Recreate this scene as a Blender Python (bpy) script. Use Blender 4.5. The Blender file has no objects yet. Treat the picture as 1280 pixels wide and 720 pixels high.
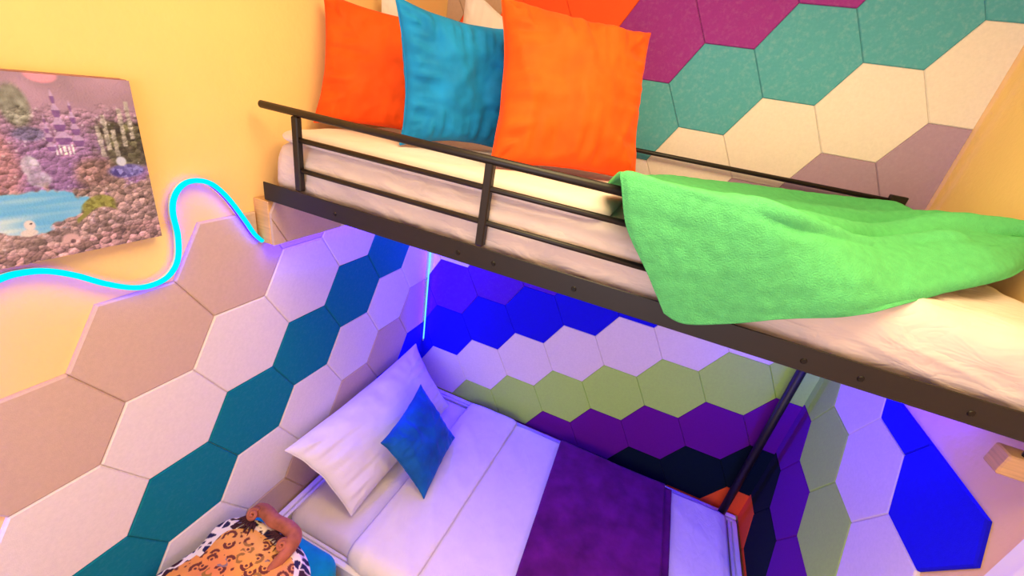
import bpy, math, random
from mathutils import Vector, Matrix, noise
random.seed(7)
SC = bpy.context.scene
COL = SC.collection
PI = math.pi

# ------------------------------------------------------------------ helpers
def link(o, parent=None):
    COL.objects.link(o)
    if parent is not None:
        o.parent = parent
    return o

def tag(o, label=None, cat=None, group=None, kind=None):
    if label: o['label'] = label
    if cat: o['category'] = cat
    if group: o['group'] = group
    if kind: o['kind'] = kind
    return o

def thing(name, loc, label, cat, group=None):
    o = bpy.data.objects.new(name, None)
    o.location = loc
    o.empty_display_size = .05
    link(o)
    return tag(o, label, cat, group)

class MB:
    """collects vertices and faces of one mesh (world coordinates)"""
    def __init__(s):
        s.v, s.f, s.m = [], [], []
    def add(s, verts, faces, mi=0):
        b = len(s.v)
        s.v += [tuple(v) for v in verts]
        s.f += [tuple(i + b for i in f) for f in faces]
        s.m += [mi] * len(faces)
    def box(s, x0, y0, z0, x1, y1, z1, bev=0.0, mi=0):
        c = Vector(((x0 + x1) / 2, (y0 + y1) / 2, (z0 + z1) / 2))
        h = Vector((abs(x1 - x0) / 2, abs(y1 - y0) / 2, abs(z1 - z0) / 2))
        if bev <= 0:
            vs = [c + Vector((sx * h.x, sy * h.y, sz * h.z)) for sx in (-1, 1) for sy in (-1, 1) for sz in (-1, 1)]
            s.add(vs, [(0, 1, 3, 2), (4, 6, 7, 5), (0, 4, 5, 1), (2, 3, 7, 6), (0, 2, 6, 4), (1, 5, 7, 3)], mi)
            return
        b = min(bev, h.x * .9, h.y * .9, h.z * .9)
        vs, idx = [], {}
        for sx in (-1, 1):
            for sy in (-1, 1):
                for sz in (-1, 1):
                    for k in range(3):
                        d = [h.x - b, h.y - b, h.z - b]
                        d[k] += b
                        idx[sx, sy, sz, k] = len(vs)
                        vs.append(c + Vector((sx * d[0], sy * d[1], sz * d[2])))
        fs = []
        for k in range(3):
            a1, a2 = (k + 1) % 3, (k + 2) % 3
            for sg in (-1, 1):
                q = []
                for p, r in ((-1, -1), (1, -1), (1, 1), (-1, 1)):
                    t = [0, 0, 0]; t[k] = sg; t[a1] = p; t[a2] = r
                    q.append(idx[t[0], t[1], t[2], k])
                fs.append(q if sg > 0 else q[::-1])
        for k in range(3):                      # edges parallel to axis k
            a1, a2 = (k + 1) % 3, (k + 2) % 3
            for p in (-1, 1):
                for r in (-1, 1):
                    t0 = [0, 0, 0]; t0[k] = -1; t0[a1] = p; t0[a2] = r
                    t1 = list(t0); t1[k] = 1
                    q = [idx[(*t0, a1)], idx[(*t0, a2)], idx[(*t1, a2)], idx[(*t1, a1)]]
                    fs.append(q if p * r > 0 else q[::-1])
        for sx in (-1, 1):
            for sy in (-1, 1):
                for sz in (-1, 1):
                    q = [idx[sx, sy, sz, 0], idx[sx, sy, sz, 1], idx[sx, sy, sz, 2]]
                    fs.append(q if sx * sy * sz > 0 else q[::-1])
        s.add(vs, fs, mi)
    def tube(s, pts, r, n=12, cap=True, mi=0, sx=1.0, ref=Vector((0, 0, 1))):
        pts = [Vector(p) for p in pts]
        rings = []
        nrm = None
        for i, p in enumerate(pts):
            t = (pts[min(i + 1, len(pts) - 1)] - pts[max(i - 1, 0)]).normalized()
            if nrm is None:
                a = ref if abs(t.dot(ref)) < .95 else Vector((1, 0, 0))
                nrm = (a - t * a.dot(t)).normalized()
            else:
                nrm = (nrm - t * nrm.dot(t)).normalized()
            bi = t.cross(nrm)
            rr = r[i] if isinstance(r, (list, tuple)) else r
            rings.append([p + nrm * math.cos(2 * PI * k / n) * rr * sx + bi * math.sin(2 * PI * k / n) * rr for k in range(n)])
        vs = [v for rg in rings for v in rg]
        fs = []
        for i in range(len(pts) - 1):
            for k in range(n):
                a, b = i * n + k, i * n + (k + 1) % n
                fs.append((a, b, b + n, a + n))
        if cap:
            fs.append(tuple(range(n))[::-1])
            fs.append(tuple((len(pts) - 1) * n + k for k in range(n)))
        s.add(vs, fs, mi)
    def grid(s, rows, mi=0, flip=False):
        nr, nc = len(rows), len(rows[0])
        vs = [p for r in rows for p in r]
        fs = []
        for i in range(nr - 1):
            for j in range(nc - 1):
                q = (i * nc + j, i * nc + j + 1, (i + 1) * nc + j + 1, (i + 1) * nc + j)
                fs.append(q[::-1] if flip else q)
        s.add(vs, fs, mi)
    def build(s, name, mats, parent=None, smooth=False, origin=None):
        if not isinstance(mats, (list, tuple)): mats = [mats]
        if origin is None:
            if parent is not None:
                origin = Vector((0, 0, 0))
                base = Vector(parent.matrix_basis.translation)
                q = parent.parent
                while q is not None:
                    base += Vector(q.matrix_basis.translation); q = q.parent
            else:
                xs = [v[0] for v in s.v]; ys = [v[1] for v in s.v]; zs = [v[2] for v in s.v]
                base = Vector(((min(xs) + max(xs)) / 2, (min(ys) + max(ys)) / 2, min(zs)))
        else:
            base = Vector(origin)
        me = bpy.data.meshes.new(name)
        me.from_pydata([tuple(Vector(v) - base) for v in s.v], [], s.f)
        for m in mats: me.materials.append(m)
        me.polygons.foreach_set('material_index', s.m)
        if smooth:
            me.polygons.foreach_set('use_smooth', [True] * len(me.polygons))
        me.update()
        o = bpy.data.objects.new(name, me)
        if parent is None:
            o.location = base
        return link(o, parent)

def sm(t):
    t = max(0., min(1., t)); return t * t * (3 - 2 * t)
def fbm(p, oct=3):
    return noise.fractal(Vector(p), 1.0, 2.0, oct)
def crease(p):
    return (1 - abs(noise.noise(Vector(p)))) ** 3

# ------------------------------------------------------------------ materials
def s2l(c):
    return tuple((x / 255 / 12.92) if x / 255 <= .04045 else ((x / 255 + .055) / 1.055) ** 2.4 for x in c)

def nd(t, kind, **kw):
    n = t.nodes.new(kind)
    for k, v in kw.items():
        if k.startswith('_'): setattr(n, k[1:], v)
    return n

def mat(name, rgb, rough=.85, var=.08, scale=40., bump=.0, bscale=200., sheen=0., spec=.3, metallic=0., stretch=(1, 1, 1), mottle=0., wr=0., wscale=9., wstretch=(1, 1, 1), coat=0.):
    """procedural principled surface: base colour with noise variation, optional fibre bump and wrinkle bump"""
    m = bpy.data.materials.new(name); m.use_nodes = True
    t = m.node_tree; L = t.links.new
    b = t.nodes['Principled BSDF']
    b.inputs['Roughness'].default_value = rough
    b.inputs['Specular IOR Level'].default_value = spec
    b.inputs['Metallic'].default_value = metallic
    b.inputs['Coat Weight'].default_value = coat
    col = s2l(rgb)
    tc = nd(t, 'ShaderNodeTexCoord')
    mp = nd(t, 'ShaderNodeMapping'); mp.inputs['Scale'].default_value = stretch
    L(tc.outputs['Object'], mp.inputs['Vector'])
    n1 = nd(t, 'ShaderNodeTexNoise'); n1.inputs['Scale'].default_value = scale; n1.inputs['Detail'].default_value = 5
    L(mp.outputs['Vector'], n1.inputs['Vector'])
    cr = nd(t, 'ShaderNodeValToRGB')
    lo = tuple(x * (1 - var) for x in col); hi = tuple(min(1, x * (1 + var)) for x in col)
    cr.color_ramp.elements[0].position = .3; cr.color_ramp.elements[1].position = .7
    cr.color_ramp.elements[0].color = (*lo, 1); cr.color_ramp.elements[1].color = (*hi, 1)
    L(n1.outputs['Fac'], cr.inputs['Fac'])
    out = cr.outputs['Color']
    if mottle > 0:
        n2 = nd(t, 'ShaderNodeTexNoise'); n2.inputs['Scale'].default_value = 55; n2.inputs['Detail'].default_value = 8; n2.inputs['Roughness'].default_value = .7
        L(tc.outputs['Object'], n2.inputs['Vector'])
        c2 = nd(t, 'ShaderNodeValToRGB'); c2.color_ramp.elements[0].position = .5; c2.color_ramp.elements[1].position = .78
        L(n2.outputs['Fac'], c2.inputs['Fac'])
        mx = nd(t, 'ShaderNodeMix', _data_type='RGBA')
        mu = nd(t, 'ShaderNodeMath', _operation='MULTIPLY'); mu.inputs[1].default_value = mottle
        L(c2.outputs['Color'], mu.inputs[0]); L(mu.outputs[0], mx.inputs['Factor'])
        L(out, mx.inputs['A']); mx.inputs['B'].default_value = (*[x * .45 + .38 for x in col], 1)
        out = mx.outputs['Result']
    L(out, b.inputs['Base Color'])
    if sheen > 0:
        b.inputs['Sheen Weight'].default_value = sheen
        b.inputs['Sheen Roughness'].default_value = .45
        b.inputs['Sheen Tint'].default_value = (*[min(1, x * .7 + .15) for x in col], 1)
    prev = None
    if wr > 0:
        mp2 = nd(t, 'ShaderNodeMapping'); mp2.inputs['Scale'].default_value = wstretch
        mp2.inputs['Rotation'].default_value = (.1, .2, .6)
        L(tc.outputs['Object'], mp2.inputs['Vector'])
        n4 = nd(t, 'ShaderNodeTexNoise'); n4.inputs['Scale'].default_value = wscale; n4.inputs['Detail'].default_value = 3
        n4.inputs['Distortion'].default_value = .6
        L(mp2.outputs['Vector'], n4.inputs['Vector'])
        ab = nd(t, 'ShaderNodeMath', _operation='SUBTRACT'); ab.inputs[1].default_value = .5; L(n4.outputs['Fac'], ab.inputs[0])
        a2 = nd(t, 'ShaderNodeMath', _operation='ABSOLUTE'); L(ab.outputs[0], a2.inputs[0])
        bp = nd(t, 'ShaderNodeBump'); bp.inputs['Strength'].default_value = wr; bp.inputs['Distance'].default_value = .02
        L(a2.outputs[0], bp.inputs['Height'])
        prev = bp
    if bump > 0:
        n3 = nd(t, 'ShaderNodeTexNoise'); n3.inputs['Scale'].default_value = bscale; n3.inputs['Detail'].default_value = 4
        L(mp.outputs['Vector'], n3.inputs['Vector'])
        bp = nd(t, 'ShaderNodeBump'); bp.inputs['Strength'].default_value = bump; bp.inputs['Distance'].default_value = .004
        L(n3.outputs['Fac'], bp.inputs['Height'])
        if prev: L(prev.outputs['Normal'], bp.inputs['Normal'])
        prev = bp
    if prev: L(prev.outputs['Normal'], b.inputs['Normal'])
    return m

def emit(name, rgb, strength):
    m = bpy.data.materials.new(name); m.use_nodes = True
    t = m.node_tree; t.nodes.clear()
    e = nd(t, 'ShaderNodeEmission'); e.inputs['Color'].default_value = (*rgb, 1); e.inputs['Strength'].default_value = strength
    o = nd(t, 'ShaderNodeOutputMaterial'); t.links.new(e.outputs[0], o.inputs['Surface'])
    return m

def attr_mat(name, rough=.5, bump=0., bscale=300., coat=0.):
    m = bpy.data.materials.new(name); m.use_nodes = True
    t = m.node_tree; b = t.nodes['Principled BSDF']
    a = nd(t, 'ShaderNodeVertexColor', _layer_name='paint')
    t.links.new(a.outputs['Color'], b.inputs['Base Color'])
    b.inputs['Roughness'].default_value = rough
    b.inputs['Coat Weight'].default_value = coat
    if bump:
        tc = nd(t, 'ShaderNodeTexCoord'); n = nd(t, 'ShaderNodeTexNoise'); n.inputs['Scale'].default_value = bscale
        t.links.new(tc.outputs['Object'], n.inputs['Vector'])
        bp = nd(t, 'ShaderNodeBump'); bp.inputs['Strength'].default_value = bump; bp.inputs['Distance'].default_value = .002
        t.links.new(n.outputs['Fac'], bp.inputs['Height']); t.links.new(bp.outputs['Normal'], b.inputs['Normal'])
    return m

FELT = dict(rough=.95, var=.035, scale=110, bump=.16, bscale=420, spec=.1, sheen=.15)
M = {
 'paint':   mat('cream_yellow_wall_paint', (250, 212, 146), .8, .02, 6, bump=.25, bscale=60, spec=.2),
 'ceiling': mat('white_ceiling_paint', (245, 240, 225), .9, .02, 6),
 'floor':   mat('oak_floor', (150, 110, 75), .5, .2, 8, stretch=(1, 12, 1)),
 'beige':   mat('beige_felt', (205, 178, 160), mottle=.06, **FELT),
 'white':   mat('white_felt', (232, 222, 220), **FELT),
 'teal':    mat('teal_felt', (12, 120, 142), mottle=.04, **FELT),
 'sea':     mat('mottled_sea_green_felt', (86, 166, 186), mottle=.30, **FELT),
 'blue':    mat('royal_blue_felt', (26, 22, 215), **FELT),
 'lime':    mat('lime_green_felt', (176, 222, 104), **FELT),
 'purple':  mat('purple_felt', (104, 20, 140), **FELT),
 'navy':    mat('navy_felt', (8, 24, 40), **FELT),
 'orange':  mat('orange_felt', (250, 96, 48), **FELT),
 'mauve':   mat('mauve_felt', (172, 146, 178), mottle=.1, **FELT),
 'violet_felt': mat('violet_felt', (84, 34, 205), mottle=.05, **FELT),
 'magenta': mat('magenta_felt', (150, 56, 150), mottle=.12, **FELT),
 'wood':    mat('raw_pine', (214, 170, 120), .7, .15, 10, stretch=(1, 1, 14)),
 'metal':   mat('black_powder_coated_steel', (22, 16, 17), .45, .1, 30, spec=.5),
 'bolt':    mat('bolt_steel', (14, 11, 11), .4, .1, 30),
 'sheet':   mat('white_cotton_sheet', (216, 203, 202), .9, .02, 20, wr=.6, wscale=9, wstretch=(1, 2.2, 2.2), spec=.15),
 'cotton':  mat('white_cotton_cover', (230, 220, 220), .9, .02, 20, wr=.22, wscale=10, wstretch=(2.0, 1, 1), spec=.15),
 'case':    mat('white_pillow_case', (230, 222, 224), .9, .02, 20, wr=.15, wscale=12, wstretch=(1, 1.6, 2), spec=.15),
 'ovelvet': mat('orange_velvet', (244, 84, 20), .7, .16, 14, bump=.08, bscale=400, sheen=.3, spec=.15, wr=.12, wscale=14),
 'bvelvet': mat('blue_velvet', (20, 128, 196), .7, .22, 12, bump=.08, bscale=400, sheen=.3, spec=.15, wr=.15, wscale=12),
 'nvelvet': mat('deep_blue_velvet', (16, 92, 160), .7, .3, 10, bump=.08, bscale=400, sheen=.45, spec=.15, wr=.2, wscale=14),
 'green':   mat('green_fleece', (90, 190, 122), .95, .08, 60, bump=.7, bscale=330, sheen=.15, spec=.05),
 'plum':    mat('dark_purple_velvet', (100, 20, 98), .75, .32, 12, bump=.12, bscale=350, sheen=.4, spec=.12),
 'plush':   mat('teal_plush', (8, 142, 172), .8, .2, 14, bump=.25, bscale=250, sheen=.4, spec=.12),
 'white_wood': mat('white_painted_wood', (238, 232, 230), .45, .02, 10, spec=.4),
 'clay':    mat('rust_plush', (168, 96, 74), .8, .35, 22, spec=.2, sheen=.3),
 'channel': mat('clear_silicone_channel', (205, 215, 220), .3, .03, 30, spec=.5),
 'cyan':    emit('cyan_neon_diffuser', (0.0, .72, 1.0), 1.05),
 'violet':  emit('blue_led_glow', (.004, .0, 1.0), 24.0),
 'corner':  emit('corner_led_core', (.12, .55, 1.0), 1.6),
 'tuft':    mat('dark_fur_tuft', (60, 26, 34), .8, .2, 40),
 'paintart': attr_mat('painted_canvas', .55, .5, 260.),
 'canvas_edge': mat('mauve_canvas_edge', (150, 110, 120), .7, .3, 60),
 'mosaic':  attr_mat('printed_plush', .85, .35, 320.),
}

# ------------------------------------------------------------------ camera (solved from the panel grid)
SH = 1.10
CAM = Vector((1.18293, -1.94596, 2.17144))
Rr = Vector((0.91064032, 0.38139627, 0.15896882))
Rd = Vector((0.29834815, -0.34074053, -0.89156282))
Rf = Vector((-0.28587162, 0.85932111, -0.42408094))
cam = bpy.data.objects.new('camera', bpy.data.cameras.new('camera'))
mw = Matrix.Identity(4)
for i in range(3):
    mw[i][0] = Rr[i]; mw[i][1] = -Rd[i]; mw[i][2] = -Rf[i]; mw[i][3] = CAM[i]
cam.matrix_world = mw
cam.data.sensor_width = 36; cam.data.lens = 512.995 / 1280 * 36; cam.data.clip_start = .02
link(cam); SC.camera = cam

# ------------------------------------------------------------------ room shell
XC = 2.036
WX, WY = -.0116, .0116                       # plaster faces; the felt panels bring the surface to X = 0 and Y = 0
def struct(name, mb, m, **k):
    return tag(mb.build(name, m, **k), kind='structure')
b = MB(); b.box(-.1, -3.4, -.1, XC + .1, .1, 0); struct('floor', b, M['floor'])
b = MB(); b.box(-.1, -3.4, 2.95, XC + .1, .1, 3.05); struct('ceiling', b, M['ceiling'])
b = MB(); b.box(-.1, -3.4, 0, WX, .1, 2.95); struct('wall_left', b, M['paint'])
b = MB(); b.box(WX, WY, 0, XC, .1, 2.95); struct('wall_back', b, M['paint'])
b = MB(); b.box(XC, -3.4, 0, XC + .1, .1, 2.95); struct('wall_right', b, M['paint'])
b = MB()
b.box(XC - .022, -1.125, 0, XC - .0005, -1.036, 2.3, .003)
b.box(XC - .032, -1.125, 0, XC - .0225, -1.08, 2.3, .003)
struct('trim_1', b, M['white_wood'])

# ------------------------------------------------------------------ hexagonal felt panels
S = .175; H = S * math.sqrt(3) / 2
def clip(poly, n, d):                        # keep n.p <= d
    out = []
    for i in range(len(poly)):
        a, c = poly[i], poly[(i + 1) % len(poly)]
        da, dc = n[0] * a[0] + n[1] * a[1] - d, n[0] * c[0] + n[1] * c[1] - d
        if da <= 0: out.append(a)
        if (da < 0 < dc) or (dc < 0 < da):
            k = da / (da - dc)
            out.append((a[0] + (c[0] - a[0]) * k, a[1] + (c[1] - a[1]) * k))
    return out
def area(p):
    return abs(sum(p[i][0] * p[(i + 1) % len(p)][1] - p[(i + 1) % len(p)][0] * p[i][1] for i in range(len(p)))) / 2
def hexpoly(cu, cv, ins, bounds):
    poly = [(cu - 1, cv - 1), (cu + 1, cv - 1), (cu + 1, cv + 1), (cu - 1, cv + 1)]
    for k in range(6):
        a = PI / 6 + k * PI / 3
        n = (math.cos(a), math.sin(a))
        poly = clip(poly, n, n[0] * cu + n[1] * cv + H - ins)
    for n, d in bounds:
        poly = clip(poly, n, d)
        if not poly: return []
    return poly
T = .011
def panel(poly_b, poly_f, place, m, label, group, t0=.0006, T=T, bd=.0035):
    mb = MB()
    if len(poly_b) == len(poly_f):
        k = len(poly_b)
        vs = [place(*p, t0) for p in poly_b] + [place(*p, t0 + T - bd) for p in poly_b] + [place(*p, t0 + T) for p in poly_f]
        fs = [tuple(range(k))[::-1], tuple(range(2 * k, 3 * k))]
        for r in (0, k):
            for i in range(k):
                j = (i + 1) % k
                fs.append((r + i, r + j, r + k + j, r + k + i))
    else:
        k = len(poly_b)
        vs = [place(*p, t0) for p in poly_b] + [place(*p, t0 + T) for p in poly_b]
        fs = [tuple(range(k))[::-1], tuple(range(k, 2 * k))] + [(i, (i + 1) % k, k + (i + 1) % k, k + i) for i in range(k)]
    mb.add(vs, fs)
    o = mb.build('felt_panel', m)
    return tag(o, label, 'wall panel', group)

GAP, BEV = .0005, .0045
ORD = ['first', 'second', 'third', 'fourth', 'fifth', 'sixth', 'seventh', 'eighth', 'ninth', 'tenth']
#LABELS_BEGIN
PANEL_LABELS = {
 ('back', -6, -4): ("lime green felt hexagon, first from left in the back wall's lime row under the bunk", 'lime green felt panels on the back wall'),
 ('back', -3, -3): ("lime green felt hexagon, second from left in the back wall's lime row under the bunk", 'lime green felt panels on the back wall'),
 ('back', 0, -2): ("lime green felt hexagon, third from left in the back wall's lime row under the bunk", 'lime green felt panels on the back wall'),
 ('back', 3, -1): ("lime green felt hexagon, fourth from left in the back wall's lime row under the bunk", 'lime green felt panels on the back wall'),
 ('back', 6, 0): ("lime green felt hexagon, fifth from left in the back wall's lime row under the bunk", 'lime green felt panels on the back wall'),
 ('back', 9, 1): ("lime green felt hexagon, sixth from left in the back wall's lime row under the bunk", 'lime green felt panels on the back wall'),
 ('back', 12, 2): ("lime green felt hexagon, last from left in the back wall's lime row under the bunk", 'lime green felt panels on the back wall'),
 ('back', -9, -5): ("sliver of lime green felt hexagon left of the back wall's lime row", 'lime green felt panels on the back wall'),
 ('back', 0, -4): ("purple felt hexagon, first from left in the back wall's purple row between lime and navy", 'purple felt panels on the back wall'),
 ('back', 3, -3): ("purple felt hexagon, second from left in the back wall's purple row between lime and navy", 'purple felt panels on the back wall'),
 ('back', 6, -2): ("purple felt hexagon, third from left in the back wall's purple row between lime and navy", 'purple felt panels on the back wall'),
 ('back', 9, -1): ("purple felt hexagon, fourth from left in the back wall's purple row between lime and navy", 'purple felt panels on the back wall'),
 ('back', 12, 0): ("purple felt hexagon, last from left in the back wall's purple row between lime and navy", 'purple felt panels on the back wall'),
 ('back', -3, -5): ("sliver of purple felt hexagon at the left end of the back wall's purple row", 'purple felt panels on the back wall'),
 ('back', 6, -4): ("dark navy felt hexagon, first from left in the back wall's navy row above the bed", 'dark navy felt panels on the back wall'),
 ('back', 9, -3): ("dark navy felt hexagon, second from left in the back wall's navy row above the bed", 'dark navy felt panels on the back wall'),
 ('back', 12, -2): ("dark navy felt hexagon, last from left in the back wall's navy row above the bed", 'dark navy felt panels on the back wall'),
 ('back', 3, -5): ("sliver of dark navy felt hexagon at the left end of the back wall's navy row", 'dark navy felt panels on the back wall'),
 ('back', 9, -5): ("orange felt hexagon, first from left in the back wall's orange row behind the bed corner", 'orange felt panels on the back wall'),
 ('back', 12, -4): ("orange felt hexagon, second from left in the back wall's orange row behind the bed corner", 'orange felt panels on the back wall'),
 ('back', -9, -3): ("white felt hexagon, first from left in the back wall's white row above the lime row", 'white felt panels on the back wall'),
 ('back', -6, -2): ("white felt hexagon, second from left in the back wall's white row above the lime row", 'white felt panels on the back wall'),
 ('back', -3, -1): ("white felt hexagon, third from left in the back wall's white row above the lime row", 'white felt panels on the back wall'),
 ('back', 0, 0): ("white felt hexagon, fourth from left in the back wall's white row above the lime row", 'white felt panels on the back wall'),
 ('back', 3, 1): ("white felt hexagon, fifth from left in the back wall's white row above the lime row", 'white felt panels on the back wall'),
 ('back', 6, 2): ("white felt hexagon, sixth from left in the back wall's white row above the lime row", 'white felt panels on the back wall'),
 ('back', 9, 3): ("white felt hexagon, last from left in the back wall's white row above the lime row", 'white felt panels on the back wall'),
 ('back', -12, -2): ("royal blue felt hexagon, first from left in the back wall's blue row under the bunk", 'royal blue felt panels on the back wall'),
 ('back', -9, -1): ("royal blue felt hexagon, second from left in the back wall's blue row under the bunk", 'royal blue felt panels on the back wall'),
 ('back', -6, 0): ("royal blue felt hexagon, third from left in the back wall's blue row under the bunk", 'royal blue felt panels on the back wall'),
 ('back', -3, 1): ("royal blue felt hexagon, fourth from left in the back wall's blue row under the bunk", 'royal blue felt panels on the back wall'),
 ('back', 0, 2): ("royal blue felt hexagon, fifth from left in the back wall's blue row under the bunk", 'royal blue felt panels on the back wall'),
 ('back', 3, 3): ("royal blue felt hexagon, last from left in the back wall's blue row under the bunk", 'royal blue felt panels on the back wall'),
 ('back', 6, 6): ("mauve felt hexagon, first from left in the back wall's mauve row above the green blanket", 'mauve felt panels on the back wall'),
 ('back', 9, 7): ("mauve felt hexagon, second from left in the back wall's mauve row above the green blanket", 'mauve felt panels on the back wall'),
 ('back', 12, 8): ("mauve felt hexagon, last from left in the back wall's mauve row above the green blanket", 'mauve felt panels on the back wall'),
 ('back', -12, 0): ("violet felt hexagon, first from left in the back wall's violet row above the blue row", 'violet felt panels on the back wall'),
 ('back', -9, 1): ("violet felt hexagon, second from left in the back wall's violet row above the blue row", 'violet felt panels on the back wall'),
 ('back', -6, 2): ("violet felt hexagon, third from left in the back wall's violet row above the blue row", 'violet felt panels on the back wall'),
 ('back', -3, 3): ("violet felt hexagon, last from left in the back wall's violet row above the blue row", 'violet felt panels on the back wall'),
 ('back', -12, 2): ("white felt hexagon, first from left in the back wall's scraps just under the bunk rail", 'white felt panels on the back wall'),
 ('back', -9, 3): ("white felt hexagon, second from left in the back wall's scraps just under the bunk rail", 'white felt panels on the back wall'),
 ('back', 0, 6): ("white felt hexagon, first from left in the back wall's white row above the green blanket", 'white felt panels on the back wall'),
 ('back', 3, 7): ("white felt hexagon, second from left in the back wall's white row above the green blanket", 'white felt panels on the back wall'),
 ('back', 6, 8): ("white felt hexagon, third from left in the back wall's white row above the green blanket", 'white felt panels on the back wall'),
 ('back', 9, 9): ("white felt hexagon, fourth from left in the back wall's white row above the green blanket", 'white felt panels on the back wall'),
 ('back', 12, 10): ("white felt hexagon, last from left in the back wall's white row above the green blanket", 'white felt panels on the back wall'),
 ('back', 0, 8): ("sea green felt hexagon, first from left in the back wall's sea green row", 'sea green felt panels on the back wall'),
 ('back', 3, 9): ("sea green felt hexagon, second from left in the back wall's sea green row", 'sea green felt panels on the back wall'),
 ('back', 6, 10): ("sea green felt hexagon, third from left in the back wall's sea green row", 'sea green felt panels on the back wall'),
 ('back', 9, 11): ("sea green felt hexagon, fourth from left in the back wall's sea green row", 'sea green felt panels on the back wall'),
 ('back', 12, 12): ("sea green felt hexagon, last from left in the back wall's sea green row", 'sea green felt panels on the back wall'),
 ('back', 0, 10): ("magenta felt hexagon, first from left in the back wall's magenta row beside the orange cushion", 'magenta felt panels on the back wall'),
 ('back', 3, 11): ("magenta felt hexagon, second from left in the back wall's magenta row beside the orange cushion", 'magenta felt panels on the back wall'),
 ('back', 6, 12): ("magenta felt hexagon, last from left in the back wall's magenta row beside the orange cushion", 'magenta felt panels on the back wall'),
 ('back', -6, 10): ("orange felt hexagon, first from left in the back wall's top orange row behind the cushions", 'orange felt panels on the back wall'),
 ('back', -3, 11): ("orange felt hexagon, second from left in the back wall's top orange row behind the cushions", 'orange felt panels on the back wall'),
 ('back', -9, 9): ("sliver of orange felt hexagon behind the top edge of the blue cushion", 'orange felt panels on the back wall'),
 ('back', -12, 10): ("beige felt hexagon, first from left in the back wall's top row above the blue cushion", 'beige felt panels on the back wall'),
 ('back', -9, 11): ("beige felt hexagon, second from left in the back wall's top row above the blue cushion", 'beige felt panels on the back wall'),
 ('left', -3, -3): ("teal felt hexagon, first from left in the left wall's teal row", 'teal felt panels on the left wall'),
 ('left', 0, -2): ("teal felt hexagon, second from left in the left wall's teal row", 'teal felt panels on the left wall'),
 ('left', 3, -1): ("teal felt hexagon, third from left in the left wall's teal row", 'teal felt panels on the left wall'),
 ('left', 6, 0): ("teal felt hexagon, fourth from left in the left wall's teal row", 'teal felt panels on the left wall'),
 ('left', 9, 1): ("teal felt hexagon, fifth from left in the left wall's teal row", 'teal felt panels on the left wall'),
 ('left', 12, 2): ("teal felt hexagon, last from left in the left wall's teal row", 'teal felt panels on the left wall'),
 ('left', 0, -4): ("white felt hexagon, first from left in the left wall's white row below the teal row", 'white felt panels on the left wall'),
 ('left', 3, -3): ("white felt hexagon, second from left in the left wall's white row below the teal row", 'white felt panels on the left wall'),
 ('left', 6, -2): ("white felt hexagon, third from left in the left wall's white row below the teal row", 'white felt panels on the left wall'),
 ('left', 9, -1): ("white felt hexagon, fourth from left in the left wall's white row below the teal row", 'white felt panels on the left wall'),
 ('left', 12, 0): ("white felt hexagon, fifth from left in the left wall's white row below the teal row", 'white felt panels on the left wall'),
 ('left', 15, 1): ("white felt hexagon, last from left in the left wall's white row below the teal row", 'white felt panels on the left wall'),
 ('left', 3, -5): ("beige felt hexagon, first from left in the left wall's lower beige row beside the pillow", 'beige felt panels on the left wall'),
 ('left', 6, -4): ("beige felt hexagon, second from left in the left wall's lower beige row beside the pillow", 'beige felt panels on the left wall'),
 ('left', 9, -3): ("beige felt hexagon, third from left in the left wall's lower beige row beside the pillow", 'beige felt panels on the left wall'),
 ('left', 12, -2): ("beige felt hexagon, fourth from left in the left wall's lower beige row beside the pillow", 'beige felt panels on the left wall'),
 ('left', 15, -1): ("beige felt hexagon, last from left in the left wall's lower beige row beside the pillow", 'beige felt panels on the left wall'),
 ('left', 6, -6): ('beige felt hexagon showing as a thin strip above the head rail of the white bed', 'beige felt panels on the left wall'),
 ('left', 15, -3): ("royal blue felt hexagon, only clear one in the left wall's blue row behind the pillow", 'royal blue felt panels on the left wall'),
 ('left', 12, -4): ("sliver of royal blue felt hexagon on the left wall behind the white pillow", 'royal blue felt panels on the left wall'),
 ('left', -3, -1): ("white felt hexagon, first from left in the left wall's white row above the teal row", 'white felt panels on the left wall'),
 ('left', 0, 0): ("white felt hexagon, second from left in the left wall's white row above the teal row", 'white felt panels on the left wall'),
 ('left', 3, 1): ("white felt hexagon, third from left in the left wall's white row above the teal row", 'white felt panels on the left wall'),
 ('left', 6, 2): ("white felt hexagon, fourth from left in the left wall's white row above the teal row", 'white felt panels on the left wall'),
 ('left', 9, 3): ("white felt hexagon, last from left in the left wall's white row above the teal row", 'white felt panels on the left wall'),
 ('left', -3, 1): ('beige felt hexagon, first from left in the top beige row of the left wall', 'beige felt panels on the left wall'),
 ('left', 0, 2): ('beige felt hexagon, second from left in the top beige row of the left wall', 'beige felt panels on the left wall'),
 ('left', 3, 3): ('beige felt hexagon, third from left in the top beige row of the left wall', 'beige felt panels on the left wall'),
 ('left', 6, 4): ('beige felt hexagon, last from left in the top beige row of the left wall', 'beige felt panels on the left wall'),
 ('right', -6, 1): ("lime green felt hexagon, first from top in the right wall's lime column", 'lime green felt panels on the right wall'),
 ('right', -3, 0): ("lime green felt hexagon, second from top in the right wall's lime column", 'lime green felt panels on the right wall'),
 ('right', 0, -1): ("lime green felt hexagon, last from top in the right wall's lime column", 'lime green felt panels on the right wall'),
 ('right', -6, -1): ("purple felt hexagon, first from top in the right wall's purple column", 'purple felt panels on the right wall'),
 ('right', -3, -2): ("purple felt hexagon, second from top in the right wall's purple column", 'purple felt panels on the right wall'),
 ('right', 0, -3): ("purple felt hexagon, last from top in the right wall's purple column", 'purple felt panels on the right wall'),
 ('right', -6, -3): ("dark navy felt hexagon, first from top in the right wall's navy column", 'dark navy felt panels on the right wall'),
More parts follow.
